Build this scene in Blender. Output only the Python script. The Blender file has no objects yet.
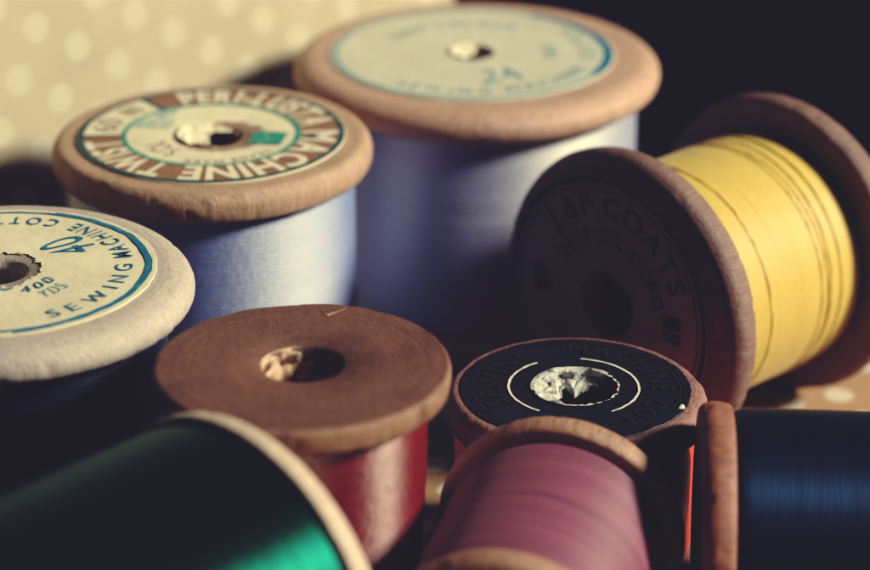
import bpy, bmesh, math, random
from mathutils import Vector, Matrix, noise
random.seed(7)
PI = math.pi
R = math.radians
scene = bpy.context.scene
col = scene.collection

# ------------------------------------------------------------------ helpers
def link(name, me, mat=None, parent=None):
    o = bpy.data.objects.new(name, me)
    col.objects.link(o)
    if mat is not None and me is not None:
        me.materials.append(mat)
    if parent is not None:
        o.parent = parent
    return o

def mesh(name, verts, faces, smooth=True):
    me = bpy.data.meshes.new(name)
    me.from_pydata([tuple(v) for v in verts], [], faces)
    if smooth:
        for p in me.polygons:
            p.use_smooth = True
    me.update()
    return me

def lathe(name, prof, seg=160, closed=False, disp=None, smooth=True):
    """prof: list of (r, z); revolve about z. disp(theta, i, r, z) -> (r, z)"""
    V, Fc = [], []
    n = len(prof)
    for j in range(seg):
        th = 2 * PI * j / seg
        c, s = math.cos(th), math.sin(th)
        for i, (r, z) in enumerate(prof):
            if disp:
                r2, z2 = disp(th, i, r, z)
            else:
                r2, z2 = r, z
            V.append((r2 * c, r2 * s, z2))
    m = n if closed else n - 1
    for j in range(seg):
        k = (j + 1) % seg
        for i in range(m):
            i2 = (i + 1) % n
            Fc.append((j * n + i, k * n + i, k * n + i2, j * n + i2))
    return mesh(name, V, Fc, smooth)

def n3(x, y, z=0.0):
    return noise.noise(Vector((x, y, z)))

# ------------------------------------------------------------------ materials
def new_mat(name):
    m = bpy.data.materials.new(name)
    m.use_nodes = True
    nt = m.node_tree
    return m, nt, nt.nodes['Principled BSDF']

def N(nt, typ, **kw):
    n = nt.nodes.new(typ)
    for k, v in kw.items():
        setattr(n, k, v)
    return n

def mapping(nt, scale=(1, 1, 1), rot=(0, 0, 0), loc=(0, 0, 0)):
    tc = N(nt, 'ShaderNodeTexCoord')
    mp = N(nt, 'ShaderNodeMapping')
    mp.inputs['Scale'].default_value = scale
    mp.inputs['Rotation'].default_value = rot
    mp.inputs['Location'].default_value = loc
    nt.links.new(tc.outputs['Object'], mp.inputs['Vector'])
    return mp.outputs['Vector']

def noise_tex(nt, vec, scale=5, detail=4, rough=.55, dist=0.0):
    t = N(nt, 'ShaderNodeTexNoise')
    t.inputs['Scale'].default_value = scale
    t.inputs['Detail'].default_value = detail
    t.inputs['Roughness'].default_value = rough
    t.inputs['Distortion'].default_value = dist
    nt.links.new(vec, t.inputs['Vector'])
    return t.outputs['Fac']

def ramp(nt, fac, stops):
    r = N(nt, 'ShaderNodeValToRGB')
    el = r.color_ramp.elements
    while len(el) < len(stops):
        el.new(.5)
    for e, (p, c) in zip(el, stops):
        e.position = p
        e.color = (*c, 1) if len(c) == 3 else c
    nt.links.new(fac, r.inputs['Fac'])
    return r.outputs['Color']

def mix(nt, a, b, fac, mode='MIX'):
    m = N(nt, 'ShaderNodeMix', data_type='RGBA', blend_type=mode)
    for sock, v in ((m.inputs[6], a), (m.inputs[7], b)):
        if isinstance(v, tuple):
            sock.default_value = (*v, 1)
        else:
            nt.links.new(v, sock)
    if isinstance(fac, (int, float)):
        m.inputs[0].default_value = fac
    else:
        nt.links.new(fac, m.inputs[0])
    return m.outputs[2]

def math_n(nt, op, a, b=None, c=None):
    m = N(nt, 'ShaderNodeMath', operation=op)
    for i, v in enumerate((a, b, c)):
        if v is None:
            continue
        if isinstance(v, (int, float)):
            m.inputs[i].default_value = v
        else:
            nt.links.new(v, m.inputs[i])
    return m.outputs[0]

def bump(nt, bs, h, strength=.3, dist=.02, prev=None):
    b = N(nt, 'ShaderNodeBump')
    b.inputs['Strength'].default_value = strength
    b.inputs['Distance'].default_value = dist
    nt.links.new(h, b.inputs['Height'])
    if prev is not None:
        nt.links.new(prev, b.inputs['Normal'])
    nt.links.new(b.outputs['Normal'], bs.inputs['Normal'])
    return b.outputs['Normal']

def wood(name, light, dark, rough=.55, grime=.35, grain=1.0, spec=.35, seed=0.0, edge=None, turned=.30):
    m, nt, bs = new_mat(name)
    v = mapping(nt, (26, 26, 2.2), loc=(seed, seed * .7, 0))
    fib = noise_tex(nt, v, 1.6, 5, .65, .3)
    v2 = mapping(nt, (1.0, 1.0, .7), loc=(seed * 2, 3, seed))
    blot = noise_tex(nt, v2, 1.7, 4, .6, .6)
    v3 = mapping(nt, (2.5, 9.0, 2.0), rot=(0, 0, .5 + seed), loc=(0, seed, 0))
    streak = noise_tex(nt, v3, 1.4, 5, .6, .8)
    c1 = ramp(nt, fib, [(.30, dark), (.62, light)])
    mid = tuple((a * .55 + b * .45) for a, b in zip(light, dark))
    c2 = mix(nt, c1, mid, ramp(nt, streak, [(.42, (0, 0, 0)), (.68, (.75, .75, .75))]))
    dk = tuple(x * .35 for x in dark)
    c3 = mix(nt, c2, dk, ramp(nt, blot, [(.50, (0, 0, 0)), (.78, (grime,) * 3)]))
    vp = mapping(nt, (9, 9, .7), loc=(seed, 2, seed))
    pores = noise_tex(nt, vp, 1.5, 6, .72, .5)
    c3 = mix(nt, c3, dk, ramp(nt, pores, [(.52, (0, 0, 0)), (.80, (.55 * grain,) * 3)]))
    # turning marks: rings round the axis
    tc = N(nt, 'ShaderNodeTexCoord')
    sp = N(nt, 'ShaderNodeSeparateXYZ')
    nt.links.new(tc.outputs['Object'], sp.inputs[0])
    rad = math_n(nt, 'SQRT', math_n(nt, 'ADD', math_n(nt, 'POWER', sp.outputs['X'], 2.0), math_n(nt, 'POWER', sp.outputs['Y'], 2.0)))
    cb = N(nt, 'ShaderNodeCombineXYZ')
    nt.links.new(math_n(nt, 'MULTIPLY', rad, 22.0), cb.inputs[0])
    nt.links.new(math_n(nt, 'MULTIPLY', blot, 1.6), cb.inputs[1])
    nt.links.new(math_n(nt, 'MULTIPLY', sp.outputs['Z'], 9.0), cb.inputs[2])
    turn = noise_tex(nt, cb.outputs[0], 1.0, 4, .65)
    c3 = mix(nt, c3, dk, ramp(nt, turn, [(.55, (0, 0, 0)), (.75, (turned,) * 3)]))
    if edge:                                          # rim painted paler, standing in for light on it
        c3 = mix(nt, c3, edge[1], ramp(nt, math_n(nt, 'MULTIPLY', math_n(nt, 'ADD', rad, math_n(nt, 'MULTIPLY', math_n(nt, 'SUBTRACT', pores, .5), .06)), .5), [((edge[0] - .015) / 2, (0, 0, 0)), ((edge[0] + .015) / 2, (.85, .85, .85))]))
    # pale scuffs
    v4 = mapping(nt, (3, 14, 5), rot=(.2, .1, 1.1 + seed))
    sc = noise_tex(nt, v4, 2.2, 6, .7, 1.2)
    pale = tuple(min(1, x * 1.35 + .03) for x in light)
    c4 = mix(nt, c3, pale, ramp(nt, sc, [(.66, (0, 0, 0)), (.74, (.55, .55, .55))]))
    nt.links.new(c4, bs.inputs['Base Color'])
    rr = math_n(nt, 'MULTIPLY_ADD', fib, .25, rough - .12)
    nt.links.new(rr, bs.inputs['Roughness'])
    bs.inputs['Specular IOR Level'].default_value = spec
    h = math_n(nt, 'ADD', math_n(nt, 'ADD', fib, math_n(nt, 'MULTIPLY', sc, .6)), math_n(nt, 'SUBTRACT', math_n(nt, 'MULTIPLY', turn, .7), math_n(nt, 'MULTIPLY', pores, .8)))
    bump(nt, bs, h, .55 * grain, .025)
    return m

def thread_mat(name, colr, dark=None, pitch=.034, rough=.42, spec=.5, sheen=.3, vary=.25, sheen_tint=None, glint=None, metal=0.0, coat=0.0, ior=1.6, fuzzy=1.0, layer=.35, relief=1.0, mottle=0.0):
    
    m, nt, bs = new_mat(name)
    dark = dark or tuple(x * .45 for x in colr)
    tc = N(nt, 'ShaderNodeTexCoord')
    sep = N(nt, 'ShaderNodeSeparateXYZ')
    nt.links.new(tc.outputs['Object'], sep.inputs[0])
    z = sep.outputs['Z']
    # wound strands: ridges across z, slightly wavering round the spool
    vw = mapping(nt, (.9, .9, 1.4))
    wav = noise_tex(nt, vw, 1.3, 3, .5)
    ang = math_n(nt, 'ARCTAN2', sep.outputs['Y'], sep.outputs['X'])
    zz = math_n(nt, 'ADD', math_n(nt, 'ADD', z, math_n(nt, 'MULTIPLY', wav, .16)),
                math_n(nt, 'MULTIPLY', ang, pitch / (2 * PI)))
    ph = math_n(nt, 'MULTIPLY', zz, 2 * PI / pitch)
    sn = math_n(nt, 'SINE', ph)
    ridge = math_n(nt, 'MULTIPLY_ADD', sn, .5, .5)
    # strand-to-strand variation, long round the spool, short along it
    vb = mapping(nt, (.55, .55, 34))
    band = noise_tex(nt, vb, 1.0, 3, .6, .15)
    vf = mapping(nt, (55, 55, 55))
    fuzz = noise_tex(nt, vf, 1.0, 3, .7)
    c = ramp(nt, math_n(nt, 'MULTIPLY_ADD', band, .75, math_n(nt, 'MULTIPLY', ridge, .25)),
             [(.22, dark), (.22 + .45, colr)])
    c = mix(nt, colr, c, min(1.0, .35 + vary))
    c = mix(nt, c, tuple(min(1, x * 1.25 + .02) for x in colr), ramp(nt, fuzz, [(.45, (0, 0, 0)), (.75, (.45, .45, .45))]))
    # broader layers of winding
    lay = noise_tex(nt, mapping(nt, (.22, .22, 6.5)), 1.0, 3, .6, .1)
    c = mix(nt, c, tuple(x * .5 for x in dark), ramp(nt, lay, [(.40, (0, 0, 0)), (.70, (layer,) * 3)]))
    nt.links.new(c, bs.inputs['Base Color'])
    nt.links.new(math_n(nt, 'MULTIPLY_ADD', fuzz, .3 * fuzzy, rough - .15 * fuzzy), bs.inputs['Roughness'])
    bs.inputs['Specular IOR Level'].default_value = spec
    bs.inputs['Sheen Weight'].default_value = sheen
    bs.inputs['Sheen Roughness'].default_value = .4
    bs.inputs['Sheen Tint'].default_value = (*(sheen_tint or tuple(.5 + .5 * x for x in colr)), 1)
    bs.inputs['Metallic'].default_value = metal
    # fibres run round the spool: the gloss spreads across them, along the axis
    vt = N(nt, 'ShaderNodeVectorTransform', vector_type='VECTOR', convert_from='OBJECT', convert_to='WORLD')
    vt.inputs[0].default_value = (0, 0, 1)
    nt.links.new(vt.outputs[0], bs.inputs['Tangent'])
    bs.inputs['Anisotropic'].default_value = .9
    bs.inputs['IOR'].default_value = ior
    bs.inputs['Coat Weight'].default_value = coat
    bs.inputs['Coat Roughness'].default_value = .36
    bs.inputs['Coat IOR'].default_value = 1.9
    if glint:
        bs.inputs['Specular Tint'].default_value = (*glint, 1)
    h = math_n(nt, 'ADD', math_n(nt, 'MULTIPLY', ridge, .8), math_n(nt, 'ADD', math_n(nt, 'MULTIPLY', fuzz, .8 * fuzzy), math_n(nt, 'MULTIPLY', band, .9)))
    nb = bump(nt, bs, h, .55 * min(1.6, fuzzy) * relief, .015)
    if mottle:
        mo = noise_tex(nt, mapping(nt, (16, 16, 9)), 1.0, 4, .7, .3)
        bump(nt, bs, mo, mottle, .05, nb)
    return m

def paper(name, colr, stain, rough=.7, amt=.5, spec=.25):
    m, nt, bs = new_mat(name)
    f = noise_tex(nt, mapping(nt, (1.3, 1.3, 1.3)), 1.6, 6, .65, .4)
    g = noise_tex(nt, mapping(nt, (30, 30, 30)), 1.2, 4, .6)
    c = mix(nt, colr, stain, ramp(nt, f, [(.42, (0, 0, 0)), (.75, (amt,) * 3)]))
    c = mix(nt, c, tuple(x * .8 for x in colr), ramp(nt, g, [(.5, (0, 0, 0)), (.8, (.4, .4, .4))]))
    nt.links.new(c, bs.inputs['Base Color'])
    bs.inputs['Roughness'].default_value = rough
    bs.inputs['Specular IOR Level'].default_value = spec
    bump(nt, bs, math_n(nt, 'ADD', f, math_n(nt, 'MULTIPLY', g, .15)), .35, .05)
    return m

def ink(name, colr, worn=None, rough=.6, amt=.7):
    m, nt, bs = new_mat(name)
    f = noise_tex(nt, mapping(nt, (12, 12, 12)), 1.5, 5, .7)
    worn = worn or tuple(min(1, x * 1.8 + .06) for x in colr)
    c = mix(nt, colr, worn, ramp(nt, f, [(.48, (0, 0, 0)), (.72, (amt,) * 3)]))
    nt.links.new(c, bs.inputs['Base Color'])
    bs.inputs['Roughness'].default_value = rough
    bs.inputs['Specular IOR Level'].default_value = .25
    return m

def polka(name, base, dot, pitch, rot, anchor, rad=.27):
    m, nt, bs = new_mat(name)
    tc = N(nt, 'ShaderNodeTexCoord')
    sub = N(nt, 'ShaderNodeVectorMath', operation='SUBTRACT')
    sub.inputs[1].default_value = (anchor[0], anchor[1], 0)
    nt.links.new(tc.outputs['Object'], sub.inputs[0])
    mp = N(nt, 'ShaderNodeMapping')
    mp.inputs['Rotation'].default_value = (0, 0, -rot)
    mp.inputs['Scale'].default_value = (1 / pitch,) * 3
    # rotate first, then scale uniformly: order does not matter for a uniform scale
    nt.links.new(sub.outputs[0], mp.inputs['Vector'])
    sep = N(nt, 'ShaderNodeSeparateXYZ')
    nt.links.new(mp.outputs[0], sep.inputs[0])
    ds = []
    for ax in 'XY':
        fr = math_n(nt, 'FRACT', math_n(nt, 'ADD', sep.outputs[ax], .5))
        ds.append(math_n(nt, 'POWER', math_n(nt, 'SUBTRACT', fr, .5), 2.0))
    d = math_n(nt, 'SQRT', math_n(nt, 'ADD', ds[0], ds[1]))
    wob = noise_tex(nt, mapping(nt, (9, 9, 9)), 1, 3, .6)
    d = math_n(nt, 'ADD', d, math_n(nt, 'MULTIPLY', math_n(nt, 'SUBTRACT', wob, .5), .06))
    fac = ramp(nt, d, [(rad - .012, (1, 1, 1)), (rad + .012, (0, 0, 0))])
    weave = N(nt, 'ShaderNodeTexChecker')
    weave.inputs['Scale'].default_value = 34
    nt.links.new(tc.outputs['Object'], weave.inputs['Vector'])
    blot = noise_tex(nt, mapping(nt, (.6, .6, .6)), 1.2, 4, .6)
    b2 = mix(nt, base, tuple(x * .75 for x in base), ramp(nt, blot, [(.35, (0, 0, 0)), (.75, (.7, .7, .7))]))
    c = mix(nt, b2, dot, fac)
    c = mix(nt, c, mix(nt, c, (.5, .4, .25), .25), weave.outputs['Fac'], 'MIX')
    nt.links.new(c, bs.inputs['Base Color'])
    bs.inputs['Roughness'].default_value = .85
    bs.inputs['Specular IOR Level'].default_value = .15
    h = math_n(nt, 'ADD', math_n(nt, 'MULTIPLY', weave.outputs['Fac'], .3), noise_tex(nt, mapping(nt, (.8, .8, .8)), 1.5, 3, .5))
    bump(nt, bs, h, .25, .05)
    return m

# ------------------------------------------------------------------ lettering
_gl = {}
def glyph(ch, off):
    key = (ch, off)
    if key not in _gl:
        cu = bpy.data.curves.new('g', 'FONT')
        cu.body = ch
        cu.size = 1.0
        cu.offset = off
        cu.resolution_u = 5
        o = bpy.data.objects.new('g', cu)
        col.objects.link(o)
        dg = bpy.context.evaluated_depsgraph_get()
        me = bpy.data.meshes.new_from_object(o.evaluated_get(dg))
        # split long edges so the glyph can bend round the ring
        bm = bmesh.new(); bm.from_mesh(me)
        bmesh.ops.triangulate(bm, faces=bm.faces[:])
        bmesh.ops.subdivide_edges(bm, edges=[e for e in bm.edges if e.calc_length() > .25], cuts=2)
        vs = [(v.co.x, v.co.y) for v in bm.verts]
        bm.verts.index_update()
        fs = [tuple(v.index for v in f.verts) for f in bm.faces]
        bm.free()
        bpy.data.objects.remove(o)
        bpy.data.curves.remove(cu)
        bpy.data.meshes.remove(me)
        if vs:
            x0 = min(v[0] for v in vs); x1 = max(v[0] for v in vs)
        else:
            x0, x1 = 0, .28
        _gl[key] = ([(x - x0, y) for x, y in vs], fs, x1 - x0)
    return _gl[key]

def arc_text(text, r_in, r_out, a0, a1, z, off=0.0, slant=0.0, inward=False, gap=.16, centre=(0, 0), drop=0.0):
    """text filling the angles a0 -> a1 (degrees) between two radii. inward: tops of letters
    point to the centre (runs counter-clockwise), else tops outward (clockwise)"""
    adv, gl = 0.0, []
    for ch in text:
        if ch == ' ':
            adv += .38
            continue
        g = glyph(ch, off)
        gl.append((adv, g))
        adv += g[2] + gap
    adv -= gap
    a0, a1 = R(a0), R(a1)
    hgt = r_out - r_in
    V, Fc = [], []
    for x0, (vs, fs, w) in gl:
        b = len(V)
        for x, y in vs:
            yy = y / .70
            t = (x0 + x + slant * y) / adv
            th = a0 + (a1 - a0) * t
            r = (r_out - yy * hgt) if inward else (r_in + yy * hgt)
            zz = z - drop * n3(r * 3, th * 4) if drop else z
            V.append((centre[0] + r * math.cos(th), centre[1] + r * math.sin(th), zz))
        for f in fs:
            Fc.append(tuple(b + i for i in f))
    me = mesh('lettering', V, Fc, False)
    bm = bmesh.new(); bm.from_mesh(me)
    for f in bm.faces:
        f.normal_update()
        if f.normal.z < 0:
            f.normal_flip()
    bm.to_mesh(me); bm.free()
    return me

def ring_mesh(name, r0, r1, z, a0=0, a1=360, seg=120, wob=0.0, centre=(0, 0), seed=0.0, rough=0.0):
    V, Fc = [], []
    full = abs(a1 - a0) >= 359.9
    n = seg if full else seg + 1
    for j in range(n):
        th = R(a0 + (a1 - a0) * j / seg)
        w = wob * n3(math.cos(th) * 2.3 + seed, math.sin(th) * 2.3, seed)
        q0 = rough * n3(th * 9, seed, 1.7)
        q1 = rough * n3(th * 9, seed, 7.7)
        V.append((centre[0] + (r0 + w + q0) * math.cos(th), centre[1] + (r0 + w + q0) * math.sin(th), z))
        V.append((centre[0] + (r1 + w + q1) * math.cos(th), centre[1] + (r1 + w + q1) * math.sin(th), z))
    for j in range(seg):
        k = (j + 1) % n
        Fc.append((2 * j, 2 * j + 1, 2 * k + 1, 2 * k))
    return mesh(name, V, Fc, False)

def label_mesh(r0, r1, z, th=.012, in_wob=.0, out_wob=.0, seed=0.0, centre=(0, 0), sag=0.0, bumps=0.0, hole=(0, 0)):
    """paper disc with an uneven hole and edge, a real edge thickness and slight buckling"""
    seg, rows = 180, 10
    V, Fc = [], []
    for j in range(seg):
        a = 2 * PI * j / seg
        c, s = math.cos(a), math.sin(a)
        ri = r0 + in_wob * (n3(c * 3 + seed, s * 3, seed) + .5 * n3(c * 11, s * 11, seed))
        ro = r1 + out_wob * (n3(c * 4 + seed, s * 4, 5 + seed) + .6 * n3(c * 15, s * 15, seed))
        V.append((centre[0] + ro * c, centre[1] + ro * s, z - th))
        for i in range(rows + 1):
            t = (0, .006, .012)[i] if i < 3 else (i - 2) / (rows - 2)
            r = ro + (ri - ro) * t
            zz = z - sag * t ** 6 + bumps * n3(r * c * 3, r * s * 3, seed) * min(1, 4 * t)
            V.append((centre[0] + r * c + hole[0] * t, centre[1] + r * s + hole[1] * t, zz))
    n = rows + 2
    for j in range(seg):
        k = (j + 1) % seg
        for i in range(n - 1):
            Fc.append((j * n + i, k * n + i, k * n + i + 1, j * n + i + 1))
    return mesh('label', V, Fc, True)

# ------------------------------------------------------------------ spools
def flange_profile(Rr, t, rh, top_flat, rb, under):
    """closed section of a flange whose outer face is z=0 and inner face z=-t.
    top_flat: radius fraction at which the edge starts to round off; rb: edge fullness"""
    P = [(rh, -t), (rh, -.03), (rh + .03, 0.0)]
    rt = Rr * top_flat
    for q in (.45, .8):
        P.append((rh + (rt - rh) * q, 0.0))
    P.append((rt, 0.0))
    k = 9
    zs = t * rb
    for i in range(1, k + 1):                       # rounded shoulder
        a = PI / 2 * i / k
        P.append((rt + (Rr - rt) * math.sin(a), -zs * (1 - math.cos(a))))
    rl = t - zs
    for i in range(1, 6):                           # lower edge
        a = PI / 2 * i / 5
        P.append((Rr - under * (1 - math.cos(a)), -zs - rl * math.sin(a)))
    P.append((Rr - under - .25 * Rr, -t))
    return P

def add_spool(label, M, h, Rr, rh, t, wood_m, thr_m, thr_r, core_m, top_flat=.86, rb=.55, under=.06,
              bulge=.0, taper=0.0, wob=.006, nick=None, seed=0.0, thr_bump=.0025, bottom_R=None):
    root = bpy.data.objects.new('thread_spool', None)
    root.empty_display_size = .3
    col.objects.link(root)
    root.matrix_world = M
    root['label'] = label
    root['category'] = 'thread spool'
    root['group'] = 'wooden spools of sewing thread'

    def dz(flip, off, RR):
        def f(th, i, r, z):
            c, s = math.cos(th), math.sin(th)
            e = max(0.0, (r / RR - .75) / .25)
            chip = max(0.0, n3(th * 13, z * 9, seed * 3 + flip) - .28) * .09 + max(0.0, n3(th * 4, z * 3, seed + 20) - .4) * .08
            r2 = r - e * e * min(chip * .55, .018) + e * wob * n3(c * 1.5 + seed, s * 1.5, flip + seed) + e * wob * .45 * n3(c * 9, s * 9, z * 8 + seed)
            z2 = z + wob * .35 * n3(r * c * 1.6, r * s * 1.6, seed)
            if nick and r > RR * .8 and not flip:
                r2 -= nick(th, z)
            return (r2, (h + z2) if not flip else (-z2))
        return f
    prof = flange_profile(Rr, t, rh, top_flat, rb, under)
    link('flange', lathe('flange', prof, 220, True, dz(0, h, Rr)), wood_m, root)
    BR = bottom_R or Rr
    prof2 = flange_profile(BR, t, rh, top_flat, rb, under)[::-1]
    link('flange', lathe('flange', prof2, 160, True, dz(1, 0, BR)), wood_m, root)
    # the barrel between the flanges
    rc = rh + .16
    link('core', lathe('core', [(rh + .002, t), (rh + .002, h - t), (rc, h - t), (rc, t)], 64, True), core_m, root)
    # wound thread
    P = []
    rows = 90
    for i in range(rows + 1):
        u = i / rows
        z = t + .004 + (h - 2 * t - .008) * u
        e = min(u, 1 - u)
        edge = -.05 * math.exp(-e * 40)
        r = thr_r * (1 + bulge * math.sin(PI * u) - taper * (1 - u)) + edge
        P.append((r, z))
    P = [(rc + .004, t + .004)] + P + [(rc + .004, h - t - .004)]
    def td(th, i, r, z):
        if i == 0 or i == rows + 2:
            return (r, z)
        return (r + thr_bump * n3(z * 7 + seed, math.cos(th) * .8, math.sin(th) * .8)
                + thr_bump * .5 * n3(z * 32 + seed, math.cos(th), math.sin(th)), z)
    thr = link('thread', lathe('thread', P, 200, False, td), thr_m, root)
    return root, thr

def stand(x, y, rz=0.0):
    return Matrix.Translation((x, y, .004)) @ Matrix.Rotation(rz, 4, 'Z')

def lie(c, a, L, spin=0.0):
    """outer face centre c of the end nearest the label, a = unit axis running from it into the spool"""
    a = Vector(a).normalized(); c = Vector(c)
    s = a.cross(Vector((0, 0, 1))).normalized(); t = s.cross(a)
    o = c + a * L
    M = Matrix(((s.x, t.x, -a.x, o.x), (s.y, t.y, -a.y, o.y), (s.z, t.z, -a.z, o.z), (0, 0, 0, 1)))
    return M @ Matrix.Rotation(spin, 4, 'Z')

def torn(name, r_hole, a0, a1, reach, depth, z, seed, up=.02, seg=70, rows=12, crump=.05):
    """scrap of label paper pushed down into the hole: crumpled strip hanging from the rim"""
    V, Fc = [], []
    for j in range(seg + 1):
        u = j / seg
        a = R(a0 + (a1 - a0) * u)
        L = reach * (.75 + .5 * n3(u * 7 + seed, 2.2, seed)) * min(1, 6 * u + .15, 6 * (1 - u) + .15)
        for i in range(rows + 1):
            t = i / rows
            r = r_hole * 1.06 - t * L
            zz = z + up * (1 - t) * (.6 + n3(u * 12, seed, 3)) - depth * t ** 1.3
            q = crump * min(1, t * 3 + .12)
            dx = q * (n3(u * 7 + seed, t * 3, 0) + .4 * abs(n3(u * 15, t * 5, seed)))
            dzv = q * (n3(u * 7, t * 4, 9 + seed) + .6 * abs(n3(u * 13 + 4, t * 6, seed)))
            V.append(((r - dx) * math.cos(a), (r - dx) * math.sin(a), zz + dzv * .8))
    n = rows + 1
    for j in range(seg):
        for i in range(rows):
            Fc.append((j * n + i, (j + 1) * n + i, (j + 1) * n + i + 1, j * n + i + 1))
    return mesh(name, V, Fc, False)

# ------------------------------------------------------------------ material set
core_pale = wood('core_wood', (.42, .26, .14), (.2, .10, .05), seed=4)
w_grey = wood('pale_birch', (.55, .475, .40), (.36, .29, .235), .5, .25, .8, .4, 1.3)
w_tan = wood('tan_birch', (.52, .35, .22), (.31, .17, .10), .5, .35, 1.0, .4, 2.1)
w_rose = wood('rosy_birch', (.54, .36, .25), (.36, .19, .12), .5, .3, .7, .4, 3.4)
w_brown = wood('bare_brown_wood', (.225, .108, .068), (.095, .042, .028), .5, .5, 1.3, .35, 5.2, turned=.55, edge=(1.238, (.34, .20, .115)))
w_dark = wood('worn_red_wood', (.38, .20, .155), (.16, .07, .055), .55, .5, 1.6, .35, 6.6)
w_plum = wood('plum_wood', (.25, .15, .11), (.12, .066, .05), .55, .4, 1.0, .4, 7.7)
w_honey = wood('honey_wood', (.40, .24, .15), (.22, .10, .06), .5, .35, .7, .4, 8.1)
w_red = wood('red_brown_wood', (.36, .16, .095), (.17, .065, .04), .5, .35, .7, .4, 9.3)
w_cream = wood('cream_wood', (.62, .49, .36), (.44, .31, .21), .5, .2, .6, .4, 10.4)

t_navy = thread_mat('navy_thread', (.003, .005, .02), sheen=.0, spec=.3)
t_sky = thread_mat('pale_blue_thread', (.19, .28, .70), (.08, .15, .50), spec=1.0, rough=.66, vary=.5, ior=2.6, glint=(1, .95, .78), fuzzy=1.2, sheen=.25, sheen_tint=(1, .93, .72), layer=.2, mottle=.14)
t_white = thread_mat('off_white_thread', (.34, .37, .56), (.25, .29, .49), spec=1.0, rough=.66, vary=.2, ior=2.5, glint=(1, .95, .78), sheen=.5, sheen_tint=(1, .93, .72), layer=.2)
t_crim = thread_mat('crimson_silk', (.20, .002, .005), (.04, .001, .003), rough=.36, spec=1.0, sheen=.0, vary=.4, ior=2.2, fuzzy=1.0, pitch=.022, layer=.15, relief=.35, glint=(1, .86, .74), mottle=.13)
t_scar = thread_mat('scarlet_thread', (.75, .06, .03), (.35, .02, .01), pitch=.06)
t_yell = thread_mat('yellow_thread', (.60, .43, .10), (.45, .29, .05), rough=.55, spec=.4, vary=.25, layer=.06)
t_pink = thread_mat('dusty_pink_thread', (.235, .085, .11), (.12, .038, .055), rough=.6, spec=.3, vary=.5, sheen=.1, pitch=.05, layer=.42)
t_blue = thread_mat('midnight_blue_thread', (.003, .030, .066), (.002, .010, .026), rough=.64, metal=.75, sheen=.03, pitch=.05, fuzzy=.4, vary=.6, layer=.6)
t_green = thread_mat('emerald_thread', (.0, .085, .054), (.0, .035, .024), rough=.42, spec=.6, metal=.94, sheen=.0, pitch=.05, fuzzy=.6)

p_cream = paper('cream_paper', (.72, .66, .47), (.48, .38, .22))
p_faded = paper('faded_paper', (.56, .54, .43), (.42, .37, .25))
p_black = paper('black_paper', (.012, .013, .016), (.03, .026, .024), rough=.45, spec=.4)
p_mauve = paper('mauve_paper', (.30, .24, .20), (.20, .155, .13))
i_teal = ink('teal_ink', (.01, .12, .20))
i_teal2 = ink('faded_teal_ink', (.10, .26, .30), amt=.9)
i_green = ink('green_ink', (.02, .24, .17))
i_dgreen = ink('dark_green_ink', (.015, .06, .06))
i_brown = ink('brown_ink', (.22, .11, .06), (.36, .22, .13))
i_cream = ink('cream_ink', (.74, .68, .50), (.5, .36, .2), amt=.5)
i_black = ink('blue_black_ink', (.012, .016, .03))
i_sepia = ink('sepia_ink', (.22, .13, .08))
i_silver = ink('white_ink', (.72, .70, .58), (.4, .38, .32), amt=.5)
i_emboss = ink('embossed_black', (.028, .025, .023), (.018, .016, .016))

def scrap_mat(name, a, b, c):
    m, nt, bs = new_mat(name)
    f = noise_tex(nt, mapping(nt, (5, 5, 5)), 1.3, 5, .7, .6)
    cc = ramp(nt, f, [(.36, a), (.47, b), (.60, b), (.68, c)])
    nt.links.new(cc, bs.inputs['Base Color'])
    bs.inputs['Roughness'].default_value = .5
    bump(nt, bs, f, .5, .03)
    return m
m_foil = scrap_mat('torn_black_label_scrap', (.008, .010, .03), (.42, .42, .38), (.68, .67, .58))
m_scrap = scrap_mat('torn_cream_scrap', (.45, .40, .28), (.72, .67, .48), (.8, .76, .58))
m_bore_lit = scrap_mat('lit_bore_wood', (.30, .17, .09), (.58, .40, .24), (.66, .50, .33))
m_fibre = scrap_mat('frayed_wood_fibre', (.12, .06, .035), (.30, .17, .10), (.5, .36, .24))

# ------------------------------------------------------------------ A: far left, blue-inked label
hA = 3.0
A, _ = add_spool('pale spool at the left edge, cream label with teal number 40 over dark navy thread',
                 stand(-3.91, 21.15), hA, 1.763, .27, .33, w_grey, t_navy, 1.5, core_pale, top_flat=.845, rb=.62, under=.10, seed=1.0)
rl = 1.763 * .81
lb = link('label', label_mesh(rl * .275, rl, hA + .014, in_wob=.10, out_wob=.012, seed=2.0, bumps=.006), p_cream, A)
zt = hA + .0215
link('printed_ring', ring_mesh('printed_ring', rl * .925, rl * .968, zt, -75, 75, wob=.02, seed=3, rough=.012), i_teal, lb)
link('printed_ring', ring_mesh('printed_ring', rl * .925, rl * .948, zt, 75, 285, wob=.02, seed=3, rough=.012), i_teal, lb)
link('lettering', arc_text('SEWING', rl * .74, rl * .85, -58, 6, zt, inward=True, gap=.42, off=.004), i_teal, lb)
link('lettering', arc_text('MACHINE', rl * .74, rl * .86, 14, 61, zt, inward=True, gap=.22, off=.004), i_teal, lb)
link('lettering', arc_text('COTTON', rl * .74, rl * .86, 69, 118, zt, inward=True, gap=.3, off=.004), i_teal, lb)
for dg, a0, a1 in (('4', 27, 39.1), ('0', 41.9, 54)):
    link('numeral', arc_text(dg, rl * .40, rl * .70, a0, a1, zt, inward=True, slant=.25, gap=.12, off=-.002), i_teal, lb)
link('lettering', arc_text('YDS', rl * .46, rl * .56, -50, -28, zt, inward=True, slant=.3, gap=.2), i_teal2, lb)
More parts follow.
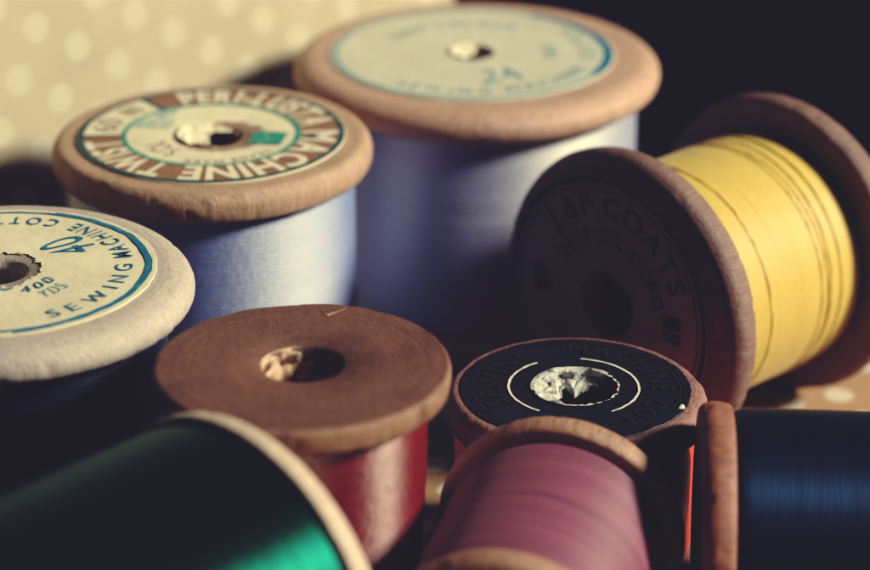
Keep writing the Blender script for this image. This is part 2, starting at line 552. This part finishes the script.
link('lettering', arc_text('400', rl * .34, rl * .43, -60, -22, zt, inward=True, slant=.3, gap=.2), i_teal, lb)
link('printed_ring', ring_mesh('printed_ring', rl * .30, rl * .335, zt, -120, -62, rough=.03, seed=8), i_teal2, lb)
link('frayed_edge', torn('frayed_edge', .40, -80, 160, .17, .06, hA - .012, 3.0, up=.02, crump=.035, rows=16, seg=110), m_fibre, A)

# ------------------------------------------------------------------ B: brown and green label
hB = 3.0
B, thrB = add_spool('tan spool with brown and green ring label over pale blue thread',
                    stand(-2.26, 24.6), hB, 1.62, .30, .32, w_tan, t_sky, 1.44, core_pale, top_flat=.925, rb=.5, under=.06, seed=2.0, wob=.01)
rl = 1.62 * .838
lb = link('label', label_mesh(rl * .16, rl, hB + .014, in_wob=.07, out_wob=.008, seed=4.0, sag=.05, hole=(.12, .0)), p_cream, B)
z1, z2, z3 = hB + .018, hB + .022, hB + .026
link('printed_band', ring_mesh('printed_band', rl * .665, rl * .955, z1, -176, 127, rough=.006), i_brown, lb)
link('printed_ring', ring_mesh('printed_ring', rl * .952, rl * .995, z2, rough=.008, seed=2), i_dgreen, lb)
link('printed_ring', ring_mesh('printed_ring', rl * .632, rl * .668, z2, rough=.006, seed=5), i_green, lb)
for a in (127.5, -176):
    q = link('printed_bar', ring_mesh('printed_bar', rl * .66, rl * .96, z3, a - 1.2, a + 1.2, seg=4), i_dgreen, lb)
for txt, a0, a1 in (('PERI-LUSTA', 112, 14), ('MACHINE', 4, -101), ('TWIST', -111, -168)):
    link('lettering', arc_text(txt, rl * .685, rl * .94, a0, a1, z2 + .001, off=.032, gap=.12), i_cream, lb)
for dg, a0, a1 in (('6', 176, 167.9), ('0', 166.1, 158)):
    link('numeral', arc_text(dg, rl * .72, rl * .92, a0, a1, z2, off=-.014, gap=.2), i_sepia, lb)
for dg, a0, a1 in (('8', 148, 142.6), ('0', 141.4, 136)):
    link('numeral', arc_text(dg, rl * .74, rl * .90, a0, a1, z2, off=-.014, gap=.2), i_sepia, lb)
link('lettering', arc_text('SOL', rl * .37, rl * .54, -120, -158, z2, off=-.014, gap=.2), i_sepia, lb)
link('lettering', arc_text('TRADE MARK', rl * .545, rl * .605, -36, -106, z2, gap=.25), i_sepia, lb)
V, Fc = [], []
ca, sa = math.cos(R(-11)), math.sin(R(-11))
for k in range(6):                                   # green printed block by the hole, made of fine bars
    y0 = rl * (-.125 + .043 * k); y1 = y0 + rl * (.036 if k % 2 else .031)
    xs = (rl * (.30 + .01 * (k % 3)), rl * .56)
    b = len(V)
    for x, y in ((xs[0], y0), (xs[1], y0), (xs[1], y1), (xs[0], y1)):
        V.append((x * ca - y * sa, x * sa + y * ca, z2))
    Fc.append((b, b + 1, b + 2, b + 3))
for x0 in (.36, .47):
    b = len(V)
    for x, y in ((x0, -.125), (x0 + .03, -.125), (x0 + .03, .125), (x0, .125)):
        V.append((rl * (x * ca - y * sa), rl * (x * sa + y * ca), z2 + .002))
    Fc.append((b, b + 1, b + 2, b + 3))
link('printed_block', mesh('printed_block', V, Fc, False), i_green, lb)
for k in range(7):                                   # fine green lines fanning on the left of the label
    link('printed_line', ring_mesh('printed_line', rl * (.60 - .04 * k), rl * (.615 - .04 * k), z2, 118 + 4 * k, 168 - k, seg=30, rough=.02, seed=k), i_green if k > 3 else i_teal2, lb)
link('torn_paper', torn('torn_paper', .33, 85, 275, .36, .12, hB + .020, 5.0, up=.02, crump=.06), m_scrap, lb)

# ------------------------------------------------------------------ C: big one at the back
hC = 3.0
C, _ = add_spool('large spool of off-white thread at the back with a faded cream and teal label',
                 stand(.46, 27.18), hC, 2.025, .26, .335, w_rose, t_white, 1.78, core_pale, top_flat=.87, rb=.55, under=.09, seed=3.0)
rl = 2.025 * .775
off = (-.05, 0)
lb = link('label', label_mesh(rl * .16, rl, hC + .014, in_wob=.03, out_wob=.012, seed=6.0, centre=off), p_faded, C)
zt = hC + .019
link('printed_ring', ring_mesh('printed_ring', rl * .925, rl * .99, zt, -30, 62, centre=off, rough=.01), i_teal, lb)
link('printed_ring', ring_mesh('printed_ring', rl * .945, rl * .975, zt, 62, 330, centre=off, rough=.01), i_teal2, lb)
link('lettering', arc_text('SEWING', rl * .76, rl * .87, -128, -82, zt, inward=True, gap=.4, centre=off), i_teal2, lb)
link('lettering', arc_text('MACHINE', rl * .76, rl * .87, -74, -22, zt, inward=True, gap=.25, centre=off), i_teal2, lb)
link('lettering', arc_text('COTTON', rl * .76, rl * .87, -12, 36, zt, inward=True, gap=.3, centre=off), i_teal2, lb)
for dg, a0, a1 in (('2', -86, -72.5), ('4', -69.5, -56)):
    link('numeral', arc_text(dg, rl * .38, rl * .66, a0, a1, zt, inward=True, slant=.2, gap=.15, centre=off), i_teal2, lb)
link('lettering', arc_text('YARDS', rl * .5, rl * .6, -14, 20, zt, inward=True, gap=.3, centre=off), i_teal2, lb)
link('lettering', arc_text('FAST COLOUR', rl * .58, rl * .70, 150, 60, zt, gap=.25, centre=off), i_teal2, lb)
link('torn_paper', torn('torn_paper', .27, 90, 280, .22, .08, hC + .015, 7.0, up=.04, crump=.05), m_scrap, lb)

# ------------------------------------------------------------------ D: bare brown spool with crimson thread
hD = 2.87
def nickD(th, z):
    d = 0.0
    for a, w, s in ((R(100), .22, .035), (R(126), .10, .02), (R(60), .08, .018), (R(143), .06, .015), (R(-20), .05, .01)):
        q = (th - a + PI) % (2 * PI) - PI
        d += s * math.exp(-(q / w) ** 2) * (1 if z > -.06 else .35)
    return d
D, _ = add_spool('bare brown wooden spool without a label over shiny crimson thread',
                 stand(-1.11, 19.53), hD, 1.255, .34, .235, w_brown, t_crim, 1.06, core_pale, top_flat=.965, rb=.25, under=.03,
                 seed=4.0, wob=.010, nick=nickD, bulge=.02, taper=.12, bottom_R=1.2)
link('frayed_edge', torn('frayed_edge', .33, 75, 200, .035, .30, hD - .012, 9.0, up=.0, crump=.022, seg=90, rows=18), m_bore_lit, D)  # bore wall with crumbs; light on its left side painted as pale colour
# a pale splinter lifted off the rim
sp = bmesh.new()
bmesh.ops.create_cone(sp, segments=6, radius1=.022, radius2=.004, depth=.28, cap_ends=True)
bmesh.ops.transform(sp, matrix=Matrix.Translation((.25, 1.02, hD + .006)) @ Matrix.Rotation(R(42), 4, 'Z') @ Matrix.Rotation(R(90), 4, 'Y') @ Matrix.Diagonal((.18, .8, .8, 1)), verts=sp.verts)
me = bpy.data.meshes.new('splinter'); sp.to_mesh(me); sp.free()
link('splinter', me, w_tan, D)

# ------------------------------------------------------------------ E: black label
hE = 1.84
def nickE(th, z):
    return .02 * max(0, n3(math.cos(th) * 6, math.sin(th) * 6, 4)) + .008 * n3(math.cos(th) * 20, math.sin(th) * 20, 2)
E_, _ = add_spool('squat dark spool with black paper label, white arcs and a torn hole over scarlet thread',
                  stand(1.28, 21.14), hE, 1.20, .385, .30, w_dark, t_scar, 1.10, core_pale, top_flat=.90, rb=.6, under=.06,
                  seed=5.0, wob=.014, nick=nickE)
rl = 1.178 * .885
lb = link('label', label_mesh(rl * .368, rl, hE + .016, th=.02, in_wob=.02, out_wob=.014, seed=8.0, bumps=.008), p_black, E_)
zt = hE + .026
link('printed_arc', ring_mesh('printed_arc', rl * .558, rl * .578, zt, 122, 236, centre=(-.02, 0), rough=.006, seed=1), i_silver, lb)
link('printed_arc', ring_mesh('printed_arc', rl * .558, rl * .578, zt, -58, 81, centre=(-.02, 0), rough=.006, seed=2), i_silver, lb)
link('embossed_ring', ring_mesh('embossed_ring', rl * .90, rl * .915, zt, rough=.006), i_emboss, lb)
link('embossed_ring', ring_mesh('embossed_ring', rl * .945, rl * .955, zt, rough=.006), i_emboss, lb)
link('lettering', arc_text('MACHINE', rl * .66, rl * .86, 92, -6, zt, off=.01, gap=.25), i_emboss, lb)
link('lettering', arc_text('COTTON', rl * .66, rl * .86, -22, -104, zt, off=.01, gap=.25), i_emboss, lb)
link('lettering', arc_text('SEWING', rl * .66, rl * .86, 208, 118, zt, off=.01, gap=.25), i_emboss, lb)
link('torn_paper', torn('torn_paper', rl * .372, 40, 256, .27, .17, hE + .024, 11.0, up=.014, crump=.085, seg=56, rows=11), m_foil, lb)
link('liner', lathe('liner', [(.380, .05), (.380, hE - .012)], 64), p_black, E_)
link('torn_edge', ring_mesh('torn_edge', rl * .366, rl * .378, zt + .002, -112, 62, seg=90, rough=.022, seed=4), i_silver, lb)
ch = bmesh.new()
bmesh.ops.create_icosphere(ch, subdivisions=2, radius=.035)
for v in ch.verts:
    v.co *= 1 + .5 * n3(v.co.x * 40, v.co.y * 40, v.co.z * 40)
bmesh.ops.transform(ch, matrix=Matrix.Translation((.93, -.40, hE + .012)) @ Matrix.Diagonal((1, 1.2, .5, 1)), verts=ch.verts)
me = bpy.data.meshes.new('paper_chip'); ch.to_mesh(me); ch.free()
link('paper_chip', me, i_silver, lb)

# ------------------------------------------------------------------ F: yellow thread, lying
aF = Vector((math.cos(.746), math.sin(.746), 0))
cF = Vector((1.795, 23.44, 1.609))
LF, RF = 2.67, 1.605
F_, thrF = add_spool('spool of bright yellow thread lying on its side on the dotted cloth',
                     lie(cF, aF, LF), LF, RF, .36, .33, w_plum, t_yell, 1.245, core_pale, top_flat=.90, rb=.5, under=.07,
                     seed=6.0, wob=.008, bulge=.012)
rl = RF * .84
off = (-.075 * RF, 0)
lb = link('label', label_mesh(rl * .26, rl, LF + .012, in_wob=.02, out_wob=.01, seed=9.0, centre=off), p_mauve, F_)
zt = LF + .017
link('printed_ring', ring_mesh('printed_ring', rl * .945, rl * .985, zt, centre=off), i_black, lb)
link('printed_ring', ring_mesh('printed_ring', rl * .90, rl * .912, zt, centre=off), i_black, lb)
link('lettering', arc_text('J.&P.COATS', rl * .69, rl * .86, 140, 24, zt, off=.012, gap=.16, centre=off), i_black, lb)
link('lettering', arc_text('BEST SIX CORD', rl * .48, rl * .59, 148, 14, zt, off=.006, gap=.18, centre=off), i_black, lb)
for dg, a0, a1 in (('1', 10, 1.9), ('8', 0.1, -8)):
    link('numeral', arc_text(dg, rl * .58, rl * .74, a0, a1, zt, off=.012, gap=.2, centre=off), i_black, lb)
for dg, a0, a1 in (('1', 188, 179.9), ('8', 178.1, 170)):
    link('numeral', arc_text(dg, rl * .58, rl * .74, a0, a1, zt, off=.012, gap=.2, centre=off), i_black, lb)
# strands that lie across the winding
def strand(z0, z1, a0, a1, r, rad, seed):
    V, Fc = [], []
    n, k = 120, 6
    for j in range(n + 1):
        u = j / n
        a = R(a0 + (a1 - a0) * u)
        z = z0 + (z1 - z0) * u + .012 * n3(u * 6, seed)
        rr = r + rad * .6
        for q in range(k):
            b = 2 * PI * q / k
            V.append(((rr + rad * math.cos(b)) * math.cos(a), (rr + rad * math.cos(b)) * math.sin(a), z + rad * math.sin(b)))
    for j in range(n):
        for q in range(k):
            Fc.append((j * k + q, j * k + (q + 1) % k, (j + 1) * k + (q + 1) % k, (j + 1) * k + q))
    return mesh('loose_strand', V, Fc)
t_ydk = thread_mat('ochre_thread', (.60, .41, .09), (.48, .30, .05), rough=.5, pitch=.02)
for z0, z1, sd in ((1.72, 1.90, 1), (.98, 1.06, 2), (.90, .80, 3), (.72, .66, 4), (.86, 1.02, 5)):
    link('loose_strand', strand(z0, z1, -75, 170, 1.254, .010, sd), t_ydk, F_)

# ------------------------------------------------------------------ G: pink, pointing at the camera
azG = -1.819
aG = Vector((math.cos(azG), math.sin(azG), -.035))
G_, _ = add_spool('dusty pink spool lying end towards the viewer in front of the black label',
                  lie((1.122, 19.849, 1.184), aG, 2.511), 2.511, 1.09, .28, .28, w_honey, t_pink, .975, core_pale,
                  top_flat=.92, rb=.5, under=.06, seed=7.0)
# ------------------------------------------------------------------ H: midnight blue, right
azH = -.06
aH = Vector((math.cos(azH), math.sin(azH), 0))
H_, _ = add_spool('spool of midnight blue thread lying sideways in the lower right corner',
                  lie((2.255, 19.58, 1.184), aH, 2.9), 2.9, 1.18, .28, .28, w_red, t_blue, 1.13, core_pale,
                  top_flat=.93, rb=.5, under=.05, seed=8.0)
# ------------------------------------------------------------------ I: emerald, lower left
azI = 3.96
aI = Vector((math.cos(azI), math.sin(azI), 0))
I_, _ = add_spool('spool of emerald green thread lying in the lower left corner with a cream rim',
                  lie((-1.462, 17.94, 1.582), aI, 3.4), 3.4, 1.578, .32, .20, w_cream, t_green, 1.54, core_pale,
                  top_flat=.95, rb=.6, under=.02, seed=9.0)

# ------------------------------------------------------------------ setting
def grid(name, nx, ny, f, mat, kind='structure'):
    V = [f(i / nx, j / ny) for j in range(ny + 1) for i in range(nx + 1)]
    Fc = [(j * (nx + 1) + i, j * (nx + 1) + i + 1, (j + 1) * (nx + 1) + i + 1, (j + 1) * (nx + 1) + i) for j in range(ny) for i in range(nx)]
    o = link(name, mesh(name, V, Fc), mat)
    o['kind'] = kind
    return o

m_cloth = polka('dotted_cloth_shaded', (.36, .20, .10), (.56, .50, .38), .575, R(20), (4.30, 24.75))  # same fabric as the backdrop, warm shade put into its darker colour
ground = grid('ground', 40, 40, lambda u, v: (-14 + 28 * u, 4 + 30 * v, .0), m_cloth)

m_back = polka('dotted_cream_cloth', (.44, .375, .25), (.49, .445, .325), .60, R(-33), (0.1, .12))
# leaning dotted board behind the spools; local x runs along it, y up it
nb = Vector((.705, -.696, .13)).normalized()
xb = Vector((0, 0, 1)).cross(nb).normalized()
yb = nb.cross(xb)
bd = bpy.data.meshes.new('backdrop')
o = grid('backdrop', 60, 30, lambda u, v: (-12 + 12 * u, 7 * v, .03 * n3(u * 5, v * 4, 1)), m_back)
base = Vector((.45, 30.68, .006))
o.matrix_world = Matrix(((xb.x, yb.x, nb.x, base.x), (xb.y, yb.y, nb.y, base.y), (xb.z, yb.z, nb.z, base.z), (0, 0, 0, 1)))

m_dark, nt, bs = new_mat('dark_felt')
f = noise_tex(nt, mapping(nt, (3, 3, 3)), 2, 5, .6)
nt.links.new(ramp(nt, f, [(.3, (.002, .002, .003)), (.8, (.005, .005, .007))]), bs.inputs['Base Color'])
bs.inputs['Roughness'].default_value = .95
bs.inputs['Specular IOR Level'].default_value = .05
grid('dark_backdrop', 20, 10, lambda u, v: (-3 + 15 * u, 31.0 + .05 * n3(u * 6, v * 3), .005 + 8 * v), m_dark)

# ------------------------------------------------------------------ light
w = bpy.data.worlds.new('World')
scene.world = w
w.use_nodes = True
w.node_tree.nodes['Background'].inputs['Color'].default_value = (.30, .40, .95, 1)
w.node_tree.nodes['Background'].inputs['Strength'].default_value = .006

AZ, EL, DIST = R(81.5), R(31), 60
tgt = Vector((0, 22.5, 2.0))
ld = Vector((math.sin(AZ) * math.cos(EL), -math.cos(AZ) * math.cos(EL), math.sin(EL)))
la = bpy.data.lights.new('window_light', 'AREA')
la.shape = 'RECTANGLE'
la.size, la.size_y = 11.0, 11.0
la.energy = 96000
la.color = (1, .95, .83)
lo = bpy.data.objects.new('window_light', la)
col.objects.link(lo)
lo.location = tgt + ld * DIST
lo.rotation_euler = ld.to_track_quat('Z', 'Y').to_euler()

# ------------------------------------------------------------------ camera
cam = bpy.data.cameras.new('Camera')
co = bpy.data.objects.new('Camera', cam)
col.objects.link(co)
co.location = (0, 0, 12.2)
co.rotation_euler = (R(90 - 23.8), 0, 0)
cam.sensor_width = 36
cam.sensor_fit = 'HORIZONTAL'
cam.lens = 2590 / 870 * 36
cam.clip_start = .5
cam.clip_end = 500
cam.dof.use_dof = True
cam.dof.focus_distance = 23.4
cam.dof.aperture_fstop = .21
scene.camera = co

# ------------------------------------------------------------------ render
scene.render.engine = 'CYCLES'
scene.cycles.use_denoising = True
scene.cycles.max_bounces = 6
scene.view_settings.view_transform = 'Standard'
scene.view_settings.look = 'None'
scene.view_settings.exposure = 0
scene.view_settings.gamma = 1
# the faded print: lifted bluish blacks, soft cream whites
scene.view_settings.use_curve_mapping = True
cm = scene.view_settings.curve_mapping
def curve(ch, pts):
    c = cm.curves[ch]
    c.points[0].location = pts[0]
    c.points[1].location = pts[-1]
    for p in pts[1:-1]:
        c.points.new(*p)
curve(0, [(0, .0135), (.06, .029), (.14, .098), (.30, .245), (1, .80)])
curve(1, [(0, .0125), (.06, .030), (.14, .099), (.30, .25), (1, .785)])
curve(2, [(0, .0180), (.06, .046), (.14, .116), (.30, .24), (1, .59)])
cm.update()
